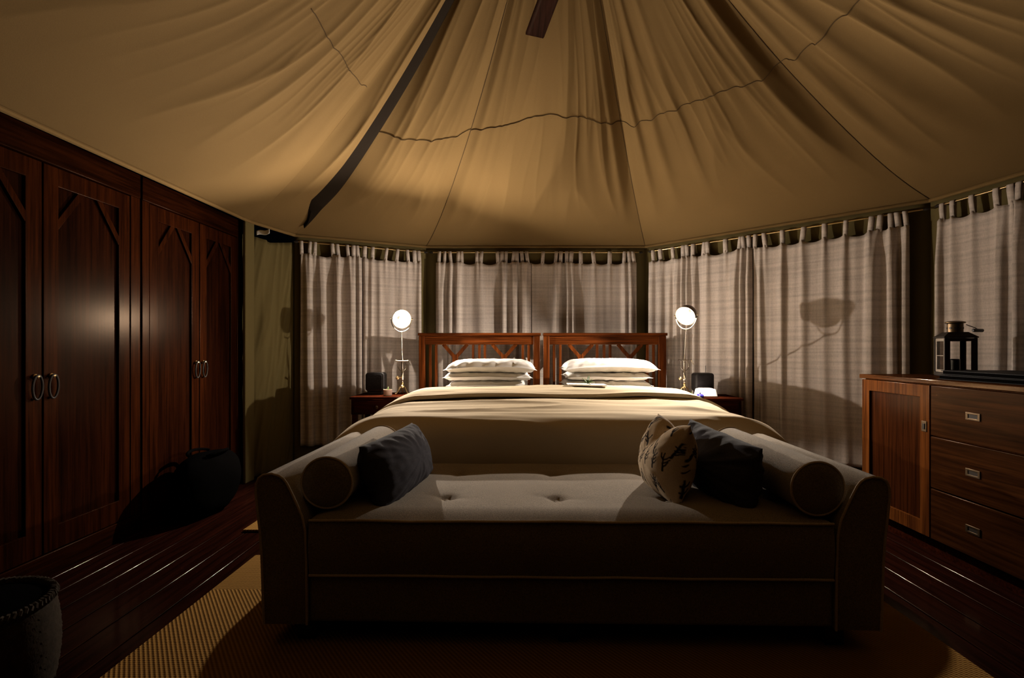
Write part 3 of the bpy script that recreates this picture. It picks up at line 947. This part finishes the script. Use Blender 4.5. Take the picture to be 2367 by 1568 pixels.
bl = thing('blue_trinket', 'small glossy blue pot beside the white box', 'pot', (1.372, 3.935, 0.637))
MB().lathe([(0.014, 0.0), (0.026, 0.008), (0.028, 0.018), (0.020, 0.028), (0.012, 0.030), (0.0, 0.0305)], 20, Matrix.Translation((1.372, 3.935, 0.637))).build('body', 'blue', bl)
MB().lathe([(0.004, 0.0), (0.007, 0.006), (0.0, 0.012)], 12, Matrix.Translation((1.372, 3.935, 0.6675))).build('knob', 'black', bl)

ts = thing('table_sprig', 'tiny green sprig lying at the foot of the right lamp', 'sprig', (1.320, 4.00, 0.637))
MB().tube([(1.310, 3.99, 0.639), (1.320, 3.995, 0.645), (1.330, 4.00, 0.66)], 0.002, 6).build('stem', 'leaf', ts)
for (dx, dy, dz) in ((-1, -0.1, 0.5), (1, 0, 0.6), (0.1, 0, 1), (-0.5, -0.2, 0.8)):
    leaf(ts, (1.322, 3.996, 0.648), (dx, dy, dz), 0.032, 0.013)

pc = thing('pink_cup', 'small pale pink cup holding a green sprig, left bedside table', 'cup', (-1.035, 4.09, 0.637))
MB().lathe([(0.026, 0.0), (0.032, 0.004), (0.034, 0.050), (0.031, 0.050), (0.029, 0.010), (0.0, 0.008)], 24, Matrix.Translation((-1.035, 4.09, 0.637))).build('body', 'pink', pc)
for (dx, dy, dz) in ((-0.8, 0, 1), (0.7, -0.2, 1), (0.0, 0.2, 1.2)):
    leaf(pc, (-1.035, 4.09, 0.660), (dx, dy, dz), 0.050, 0.012)

# ------------------------------------------------------------------ daybed at the foot of the bed
DBX, DBY = 0.174, 2.165
db = thing('daybed', 'grey brown upholstered daybed with two rolled arms at the foot of the bed', 'daybed', (DBX, DBY, 0), R(-1.2), local=True)
ARM = [(-0.880, 0.085), (-0.882, 0.30), (-0.886, 0.40), (-0.896, 0.45), (-0.914, 0.490), (-0.932, 0.528), (-0.948, 0.560), (-0.960, 0.576), (-0.974, 0.586), (-1.000, 0.593),
       (-1.028, 0.589), (-1.044, 0.578), (-1.052, 0.558), (-1.054, 0.532), (-1.049, 0.478), (-1.040, 0.40), (-1.034, 0.32), (-1.026, 0.085)]
FY0, FY1 = -0.435, 0.435
for sg in (1, -1):
    prof = [(sg * x, z) for x, z in ARM]
    a = MB().prism(prof, FY0, FY1, 1).build('arm', 'upholstery', db, bevel=0.004, seg=2, angle=50, soft=True)
    for y in (FY0 - 0.001, ):
        MB().tube([(x * 1.0, y, z) for x, z in prof], 0.0042, 8).build('piping', 'piping', a)
# base
MB().box(-0.879, 0.879, FY0 + 0.012, FY1, 0.088, 0.246).build('base', 'upholstery', db, bevel=0.012, seg=3)
for x in (-0.90, 0.0, 0.90):
    for y in (-0.36, 0.37):
        MB().box(x - 0.032, x + 0.032, y - 0.032, y + 0.032, 0.0125, 0.0875).build('leg', 'black', db, bevel=0.003)
# seat cushion with tufts
SX, SY0, SY1 = 0.874, FY0 + 0.004, FY1 - 0.01
tufts = [(x, y) for y in (-0.205, 0.17) for x in (-0.855, -0.442, -0.027, 0.388, 0.800)]
tufts = [t for t in tufts if abs(t[0]) < 0.84]
def seat_top(x, y):
    e = min(1.0, (SX - abs(x)) / 0.10, (y - SY0) / 0.10, (SY1 - y) / 0.10)
    z = 0.435 + 0.020 * math.sin(max(0, e) * PI / 2)
    for (tx, ty) in tufts:
        d2 = math.hypot(x - tx, y - ty)
        z -= 0.016 * math.exp(-(d2 / 0.030) ** 2) + 0.005 * math.exp(-(d2 / 0.09) ** 2)
        an = math.atan2(y - ty, x - tx)
        z -= 0.004 * math.exp(-d2 / 0.07) * abs(math.cos(2 * an + 0.6)) ** 6
    z += 0.0025 * nz(x * 4, y * 4, 21)
    return z
def seat():
    nx, ny = 260, 110
    mb = MB()
    mb.grid(lambda u, v: (-SX + 2 * SX * u, SY0 + (SY1 - SY0) * v, seat_top(-SX + 2 * SX * u, SY0 + (SY1 - SY0) * v)), nx, ny)
    per = [(i, 0) for i in range(nx)] + [(nx, j) for j in range(ny)] + [(i, ny) for i in range(nx, 0, -1)] + [(0, j) for j in range(ny, 0, -1)]
    idx = [j * (nx + 1) + i for i, j in per]
    n = len(idx)
    prev = idx
    for k in range(1, 7):
        q = k / 6
        st = len(mb.v)
        for a in idx:
            x, y, z = mb.v[a]
            bul = 0.010 * math.sin(q * PI)
            yy = y - bul if y < SY0 + 1e-6 else y
            mb.v.append((x, yy + 0.003 * nz(x * 5, q * 2, 31) * math.sin(q * PI), z + (0.249 - z) * q))
        cur = list(range(st, st + n))
        for a in range(n):
            mb.f.append((prev[a], prev[(a + 1) % n], cur[(a + 1) % n], cur[a]))
        prev = cur
    mb.f.append(tuple(prev))
    return mb
sc_ = seat().build('seat_cushion', 'upholstery', db, angle=60)
for zf in (lambda x: seat_top(x, SY0) + 0.001, lambda x: 0.2505):
    pts = [(-SX + 2 * SX * k / 70, SY0 - 0.003 + 0.0015 * nz(k * 0.4, 7), zf(-SX + 2 * SX * k / 70) + 0.003 * nz(k * 0.11, zf(0) * 9)) for k in range(71)]
    MB().tube(pts, 0.0045, 8).build('piping', 'piping', sc_)
for (tx, ty) in tufts:
    MB().lathe([(0.012, -0.004), (0.0125, 0.001), (0.008, 0.006), (0.0, 0.007)], 16, Matrix.Translation((tx, ty, seat_top(tx, ty) - 0.0005))).build('button', 'upholstery', sc_)

def bolster(p0, p1, r, label):
    p0, p1 = Vector(p0), Vector(p1)
    c = (p0 + p1) / 2
    t = thing('bolster', label, 'cushion', c, group='round bolsters on the daybed')
    d = (p1 - p0)
    L = d.length
    m = frame(p0, (1, 0, 0), Vector((0, 0, -1)) if False else d.normalized().cross(Vector((1, 0, 0))))
    prof = [(0.0, -0.006), (r * 0.6, -0.005), (r * 0.93, -0.001), (r * 0.985, 0.004), (r, 0.02)]
    prof += [(r * (1 + 0.012 * math.sin(k / 14 * PI)) + 0.0015 * nz(k * 0.8, 3), 0.02 + (L - 0.04) * k / 14) for k in range(1, 14)]
    prof += [(r, L - 0.02), (r * 0.985, L - 0.004), (r * 0.93, L + 0.001), (r * 0.6, L + 0.005), (0.0, L + 0.006)]
    MB().lathe(prof, 56, m, cap=False).build('cover', 'upholstery', t, weld=True, angle=180)
    for z in (0.003, L - 0.003):
        MB().tube([m @ Vector((r * math.cos(2 * PI * k / 48), r * math.sin(2 * PI * k / 48), z)) for k in range(48)], 0.0042, 8, closed=True).build('piping', 'piping', t)
    return t
bolster((-0.668, 1.80, 0.549), (-0.655, 2.53, 0.549), 0.088, 'round bolster lying along the left arm of the daybed')
bolster((1.000, 1.735, 0.546), (1.025, 2.47, 0.549), 0.089, 'round bolster lying along the right arm of the daybed')

def cushion(name, c, ax, ay, w, h, t, mat, label, **kw):
    o = pillow_mesh(w, h, t, frame(c, ax, ay), **kw).build(name, mat, loc=c, weld=True, angle=180)
    tag(o, label, 'cushion', 'loose cushions on the daybed')
    return o
cushion('cushion', (-0.487, 2.10, 0.553), (0.075, 0.47, 0.01), (-0.077, 0, 0.209), 0.52, 0.250, 0.205, 'navy',
        'dark slate cushion leaning on the left bolster', n=70, pinch=0.035, edge=2.1, power=0.52, wr=0.012, seed=2.0, wfreq=14)
cushion('cushion', (0.785, 2.065, 0.553), (-0.075, 0.46, 0.03), (0.030, 0, 0.21), 0.52, 0.265, 0.195, 'navy',
        'dark slate cushion wedged between the right bolster and the printed cushion', n=70, pinch=0.035, edge=2.1, power=0.52, wr=0.014, seed=5.5, wfreq=16)
pc_ = cushion('printed_cushion', (0.585, 2.055, 0.583), (-0.03, 0.40, 0.0), (0.045, 0.0, 0.27), 0.35, 0.31, 0.20, 'printed',
              'beige cushion printed with dark twigs, dented at its top', n=170, pinch=0.07, edge=2.2, power=0.60, wr=0.008, seed=9.4, wfreq=9, chop=0.055)
def twigs(o, c, ax, ay):
    """flat printed twigs, stored as a colour attribute"""
    rg = random.Random(4)
    segs = []
    def twig(x, y, a, L):
        pts = [(x, y)]
        for k in range(5):
            a += rg.uniform(-0.16, 0.16)
            pts.append((pts[-1][0] + math.cos(a) * L / 5, pts[-1][1] + math.sin(a) * L / 5))
        for k in range(5):
            segs.append((*pts[k], *pts[k + 1], 0.0036 - 0.0004 * k))
        for k, sg in ((1, 1), (1, -1), (2, 1), (3, -1), (3, 1)):
            if rg.random() < 0.8:
                b = a + sg * rg.uniform(0.6, 0.9)
                l = L * rg.uniform(0.26, 0.42)
                p = pts[k]
                q = (p[0] + math.cos(b) * l * 0.5, p[1] + math.sin(b) * l * 0.5)
                segs.append((*p, *q, 0.0027))
                b += sg * -0.35
                segs.append((*q, q[0] + math.cos(b) * l * 0.5, q[1] + math.sin(b) * l * 0.5, 0.0021))
    for i in range(7):
        for j in range(5):
            twig(-0.17 + 0.055 * i + rg.uniform(-0.010, 0.010), -0.155 + 0.068 * j + rg.uniform(-0.010, 0.010) - 0.02, PI / 2 + rg.uniform(-0.7, 0.7), rg.uniform(0.052, 0.072))
    me = o.data
    inv = frame(c, ax, ay).to_3x3().inverted()
    at = me.color_attributes.new('print', 'FLOAT_COLOR', 'POINT')
    for v in me.vertices:
        p = inv @ v.co
        best = 1e9
        sft = 0.0 if p.z > 0 else 0.021
        for (x0, y0, x1, y1, w) in segs:
            px, py = p.x + sft - x0, p.y - y0
            if abs(px) > 0.04 or abs(py) > 0.04: continue
            dx, dy = x1 - x0, y1 - y0
            t = max(0, min(1, (px * dx + py * dy) / (dx * dx + dy * dy)))
            d = math.hypot(px - t * dx, py - t * dy) - w
            if d < best: best = d
        k = max(0.0, min(1.0, 0.5 - best / 0.0016))
        at.data[v.index].color = (k, k, k, 1)
twigs(pc_, (0.585, 2.055, 0.583), (-0.03, 0.40, 0.0), (0.045, 0.0, 0.27))

# ------------------------------------------------------------------ wardrobes along the left side
WX = -2.10
def ring_pull(parent, y, z, h):
    MB().lathe([(0.012, 0.0), (0.012, 0.006), (0.005, 0.010), (0.006, 0.020), (0.0, 0.022)], 14,
               frame((WX, y, z + h * 0.35), (0, 1, 0), (0, 0, 1))).build('pull_stud', 'brass', parent)
    pts = [(WX + 0.014 + 0.002 * math.cos(q), y + h * 0.22 * math.sin(q), z - 0.01 + h * 0.5 * math.cos(q)) for q in [2 * PI * k / 28 for k in range(28)]]
    MB().tube(pts, 0.0048, 8, closed=True).build('ring_pull', 'dark_iron', parent)

def wardrobe(y0, ym, y1, label, ez):
    """doors from y0 to ym and ym to y1, seen from the room side"""
    w = thing('wardrobe', label, 'wardrobe', (WX - 0.28, (y0 + y1) / 2, 0), group='built in wardrobes on the left')
    MB().box(WX - 0.60, WX - 0.024, y0 - 0.06, y1 + 0.075, 0.0, 1.972).build('carcass', 'wardrobe_z', w, bevel=0.003)
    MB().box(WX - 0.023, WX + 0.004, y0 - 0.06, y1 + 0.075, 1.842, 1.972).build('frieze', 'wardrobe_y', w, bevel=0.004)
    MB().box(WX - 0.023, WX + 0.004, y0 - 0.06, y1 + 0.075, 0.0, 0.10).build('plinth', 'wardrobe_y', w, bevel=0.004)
    MB().box(WX - 0.023, WX + 0.002, y0 - 0.06, y0 - 0.004, 0.101, 1.841).build('side_stile', 'wardrobe_z', w, bevel=0.003)
    MB().box(WX - 0.023, WX + 0.002, y1 + 0.004, y1 + 0.075, 0.101, 1.841).build('side_stile', 'wardrobe_z', w, bevel=0.003)
    for (a, b, hs) in ((y0, ym - 0.004, 1), (ym + 0.004, y1, -1)):
        d = MB().ring(a, b, 0.104, 1.836, 0.075, 0.075, 0.11, 0.085, WX - 0.022, WX, 0).build('door', 'wardrobe_z', w, bevel=0.003)
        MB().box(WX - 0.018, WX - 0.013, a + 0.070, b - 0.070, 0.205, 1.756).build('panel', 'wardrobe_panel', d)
        for (yy, sg) in ((a + 0.075, 1), (b - 0.075, -1)):
            MB().bar((WX - 0.007, yy - sg * 0.01, 1.565), (WX - 0.007, yy + sg * 0.135, 1.765), 0.030, 0.012, (1, 0, 0)).build('corner_brace', 'wardrobe_z', d, bevel=0.002)
        ring_pull(d, (b - 0.035) if hs > 0 else (a + 0.035), ez, 0.105)
    return w
wardrobe(2.95, 3.41, 3.86, 'dark red brown wardrobe beside the canvas post, its ring pulls small', 0.885)
wardrobe(1.83, 2.288, 2.80, 'dark red brown wardrobe at the left edge, its ring pulls large', 0.855)

# black bag slumped at the wardrobe foot
bag = thing('bag', 'black soft bag slumped on the dark floor against the wardrobe', 'bag', (-1.93, 3.22, 0.0))
def bagf(u, v):
    a = 2 * PI * u
    ph = PI * v
    rr_ = math.sin(ph) ** 0.55
    x = 0.13 * math.cos(a) * rr_ * (1 + 0.10 * nz(math.cos(a) * 2, math.sin(a) * 2, v * 4))
    y = 0.29 * math.sin(a) * rr_ * (1 + 0.12 * nz(math.cos(a) * 2 + 5, math.sin(a) * 2, v * 4))
    z = 0.185 - 0.183 * math.cos(ph) + 0.03 * nz(y * 8, x * 8, 2) * math.sin(ph)
    return (-1.93 + x, 3.22 + y, max(0.003, z))
MB().grid(bagf, 40, 24).build('body', 'bag', bag, weld=True, angle=180)
for sx in (-0.05, 0.05):
    MB().tube([(-1.93 + sx * (1 + 0.9 * math.sin(q)), 3.22 + 0.10 * math.cos(q), 0.362 + 0.018 * math.sin(q)) for q in [PI * k / 16 for k in range(17)]], 0.009, 8).build('handle', 'bag', bag)

# woven pouf in the near left corner
bk = thing('pouf', 'woven cane pouf in the dark near left corner, only its edge catching light', 'pouf', (-1.585, 1.50, 0))
def bkf(r0, amp, z0, z1):
    def fn(u, v):
        a = 2 * PI * u
        z = z0 + (z1 - z0) * v
        q = math.sin(a * 34 + (PI if int(v * 15) % 2 else 0)) * amp
        r = r0 + 0.014 * math.sin(v * PI) + q
        return (-1.585 + r * math.cos(a), 1.50 + r * math.sin(a), z)
    return fn
MB().grid(bkf(0.18, 0.0035, 0.004, 0.262), 272, 15).build('woven_wall', 'wicker', bk, weld=True, angle=180, solid=0.006)
MB().lathe([(0.0, 0.004), (0.172, 0.006), (0.174, 0.255), (0.15, 0.268), (0.0, 0.272)], 48, Matrix.Translation((-1.585, 1.50, 0)), cap=False).build('seat_pad', 'bag', bk)
for ph in (0, PI):
    pts = []
    for k in range(240):
        a = 2 * PI * k / 240
        q = a * 40 + ph
        r = 0.18 + 0.007 * math.cos(q)
        pts.append((-1.585 + r * math.cos(a), 1.50 + r * math.sin(a), 0.266 + 0.007 * math.sin(q)))
    MB().tube(pts, 0.0075, 7, closed=True).build('rope_rim', 'wicker', bk)

# ------------------------------------------------------------------ dresser on the right
DX = 2.02
dr = thing('dresser', 'long reddish wood dresser with a panelled door and three drawers', 'dresser', (2.25, 2.3, 0))
Y0, Y1 = 1.58, 3.065
MB().box(DX + 0.022, DX + 0.47, Y0, Y1 - 0.004, 0.075, 0.838).build('carcass', 'dresser_z', dr, bevel=0.003)
MB().box(DX - 0.008, DX + 0.48, Y0 - 0.01, Y1 + 0.006, 0.8385, 0.862).build('top', 'dresser_top', dr, bevel=0.003, label='dark polished top')
MB().box(DX + 0.035, DX + 0.45, Y0 + 0.02, Y1 - 0.03, 0.0, 0.0745).build('plinth', 'stand', dr)
def ddoor(a, b, latch_y):
    d = MB().ring(a, b, 0.082, 0.832, 0.062, 0.062, 0.070, 0.062, DX, DX + 0.0215, 0).build('door', 'dresser_z', dr, bevel=0.0025)
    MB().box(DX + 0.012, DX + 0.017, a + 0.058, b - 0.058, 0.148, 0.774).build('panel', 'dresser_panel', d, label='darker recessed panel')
    l = MB().box(DX - 0.003, DX - 0.0002, latch_y - 0.016, latch_y + 0.016, 0.600, 0.652).build('latch_plate', 'bronze', d, bevel=0.001)
    MB().box(DX - 0.006, DX - 0.0032, latch_y - 0.007, latch_y + 0.007, 0.612, 0.640).build('latch', 'dark_iron', l, bevel=0.001)
ddoor(2.556, 3.058, 2.588)
ddoor(1.585, 2.065, 2.03)
for (z0, z1) in ((0.589, 0.832), (0.333, 0.583), (0.082, 0.327)):
    d = MB().box(DX, DX + 0.0215, 2.073, 2.548, z0, z1).build('drawer', 'dresser_y', dr, bevel=0.003)
    zc = z0 + 0.5 * (z1 - z0)
    p = MB().ring(2.272, 2.346, zc - 0.017, zc + 0.017, 0.012, 0.012, 0.008, 0.008, DX - 0.004, DX - 0.0003, 0).build('flush_pull', 'bronze', d, bevel=0.0012)
    MB().box(DX - 0.0015, DX - 0.0003, 2.284, 2.334, zc - 0.009, zc + 0.009).build('pull_recess', 'dark_iron', p)

# ---- tin lantern
LX, LY, LZ = 2.385, 2.84, 0.862
ln = thing('tin_lantern', 'old square tin candle lantern with glass sides on the dresser', 'lantern', (LX, LY, LZ), R(-20), local=True)
hw = 0.066
MB().box(-hw - 0.006, hw + 0.006, -hw - 0.006, hw + 0.006, 0.0, 0.020).build('base_plate', 'dark_iron', ln, bevel=0.003)
for (sx, sy) in ((-1, -1), (1, -1), (1, 1), (-1, 1)):
    MB().box(sx * hw - 0.006, sx * hw + 0.006, sy * hw - 0.006, sy * hw + 0.006, 0.0205, 0.208).build('corner_post', 'dark_iron', ln, bevel=0.0015)
for k in range(4):
    rot = Matrix.Rotation(PI / 2 * k, 4, 'Z')
    lit = k == 3  # side towards the left lamp gets a paler metal, its light put into the colour
    f = MB().ring(-hw + 0.0065, hw - 0.0065, 0.0215, 0.2065, 0.014, 0.014, 0.014, 0.016, -hw - 0.002, -hw + 0.002, 1)
    f.v = [tuple(rot @ Vector(p)) for p in f.v]
    fo = f.build('side_frame', 'tin_lit' if lit else 'bronze', ln, bevel=0.0008, label='tin door frame coloured paler as the lamp-lit side' if lit else None)
    gl = MB().box(-hw + 0.0207, hw - 0.0207, -hw - 0.0006, -hw + 0.0006, 0.0357, 0.1903)
    gl.v = [tuple(rot @ Vector(p)) for p in gl.v]
    gl.build('glass_pane', 'glass', fo, smooth=False)
    if lit:
        b = MB().box(-hw + 0.0208, hw - 0.0208, -hw - 0.0030, -hw - 0.0010, 0.110, 0.1135)
        b.v = [tuple(rot @ Vector(p)) for p in b.v]
        b.build('glazing_bar', 'tin_lit', fo)
roofb = MB()
r4 = [(hw + 0.010, 0.2085), (hw + 0.010, 0.214), (0.044, 0.240), (0.040, 0.2405)]
vs = []
for w, z in r4:
    vs += [(-w, -w, z), (w, -w, z), (w, w, z), (-w, w, z)]
fs = [(3, 2, 1, 0), (12, 13, 14, 15)]
for i in range(3):
    for j in range(4):
        fs.append((i * 4 + j, i * 4 + (j + 1) % 4, (i + 1) * 4 + (j + 1) % 4, (i + 1) * 4 + j))
roofb.add(vs, fs).build('lantern_roof', 'dark_iron', ln, bevel=0.0015)
ch = MB().lathe([(0.036, 0.241), (0.036, 0.285), (0.033, 0.285), (0.033, 0.243)], 28, cap=False).build('chimney', 'bronze', ln)
MB().lathe([(0.034, 0.2855), (0.046, 0.290), (0.045, 0.296), (0.030, 0.301), (0.0, 0.303)], 28).build('chimney_cap', 'bronze', ln)
for k in range(10):
    a = 2 * PI * k / 10
    c, s = math.cos(a), math.sin(a)
    MB().tube([(0.0355 * c, 0.0355 * s, 0.262), (0.0375 * c, 0.0375 * s, 0.262)], 0.0055, 10).build('vent_hole', 'black', ch)
hd = MB().tube([(0.036, -0.034, 0.280), (0.07, -0.045, 0.262), (0.092, -0.040, 0.248)], 0.0022, 6).build('bail_wire', 'dark_iron', ln)
MB().tube([(0.046, -0.083, 0.247), (0.050, -0.080, 0.2475), (0.108, -0.028, 0.2475), (0.112, -0.024, 0.247)], [0.006, 0.009, 0.009, 0.006], 12).build('wooden_grip', 'black', hd)
MB().lathe([(0.022, 0.0205), (0.022, 0.09), (0.018, 0.094), (0.0, 0.093)], 20).build('candle', 'white_plastic', ln)

# ---- black leather folders
g = 'black leather folders on the dresser'
for (x, y, z, w, d, a, lab) in ((2.265, 2.30, 0.8622, 0.36, 0.56, 3, 'lower black leather folder lying on the dresser'),
                             (2.275, 2.34, 0.8838, 0.34, 0.52, -3, 'upper black leather folder lying on the other folder')):
    t = thing('folder', lab, 'folder', (x, y, z), R(a), g, local=True)
    MB().box(-w / 2, w / 2, -d / 2, d / 2, 0.0, 0.0035).build('back_cover', 'leather', t, bevel=0.001)
    MB().box(-w / 2 + 0.006, w / 2 - 0.012, -d / 2 + 0.006, d / 2 - 0.006, 0.0037, 0.0168).build('pages', 'bag', t)
    MB().box(-w / 2, w / 2, -d / 2, d / 2, 0.017, 0.021).build('front_cover', 'leather', t, bevel=0.001)
    MB().tube([(w / 2 - 0.003, -d / 2, 0.0105), (w / 2 - 0.003, d / 2, 0.0105)], 0.0102, 10).build('spine', 'leather', t)

# ------------------------------------------------------------------ ceiling fan: only one blade tip reaches into the photo
FX, FYC, FZ = 0.21, 2.43, 2.86
fan = thing('ceiling_fan', 'ceiling fan of which one dark wooden blade tip is seen', 'fan', (FX, FYC, FZ))
MB().tube([(FX, FYC, FZ + 0.08), (FX, FYC, 3.70)], 0.014, 12).build('down_rod', 'dark_iron', fan)
MB().lathe([(0.0, -0.10), (0.05, -0.095), (0.085, -0.06), (0.095, -0.01), (0.09, 0.04), (0.05, 0.075), (0.014, 0.08)], 32, Matrix.Translation((FX, FYC, FZ))).build('motor_housing', 'dark_iron', fan)
for k in range(4):
    a = R(101.0 + 90 * k)
    d = Vector((math.cos(a), math.sin(a), 0))
    c = Vector((FX, FYC, FZ - 0.012))
    s = Vector((-d.y, d.x, 0))
    def blade(u, v, c=c, d=d, s=s):
        q = 0.17 + 0.46 * v
        hw_ = 0.050 + 0.006 * v
        if v > 0.97: hw_ *= 0.94
        x = (u - 0.5) * 2 * hw_
        return c + d * q + s * x + Vector((0, 0, 0.10 * x))
    b = MB().grid(blade, 4, 30).build('blade', 'fanblade', fan, solid=0.006)
    MB().bar(c + d * 0.085, c + d * 0.20, 0.030, 0.006).build('blade_bracket', 'dark_iron', b)
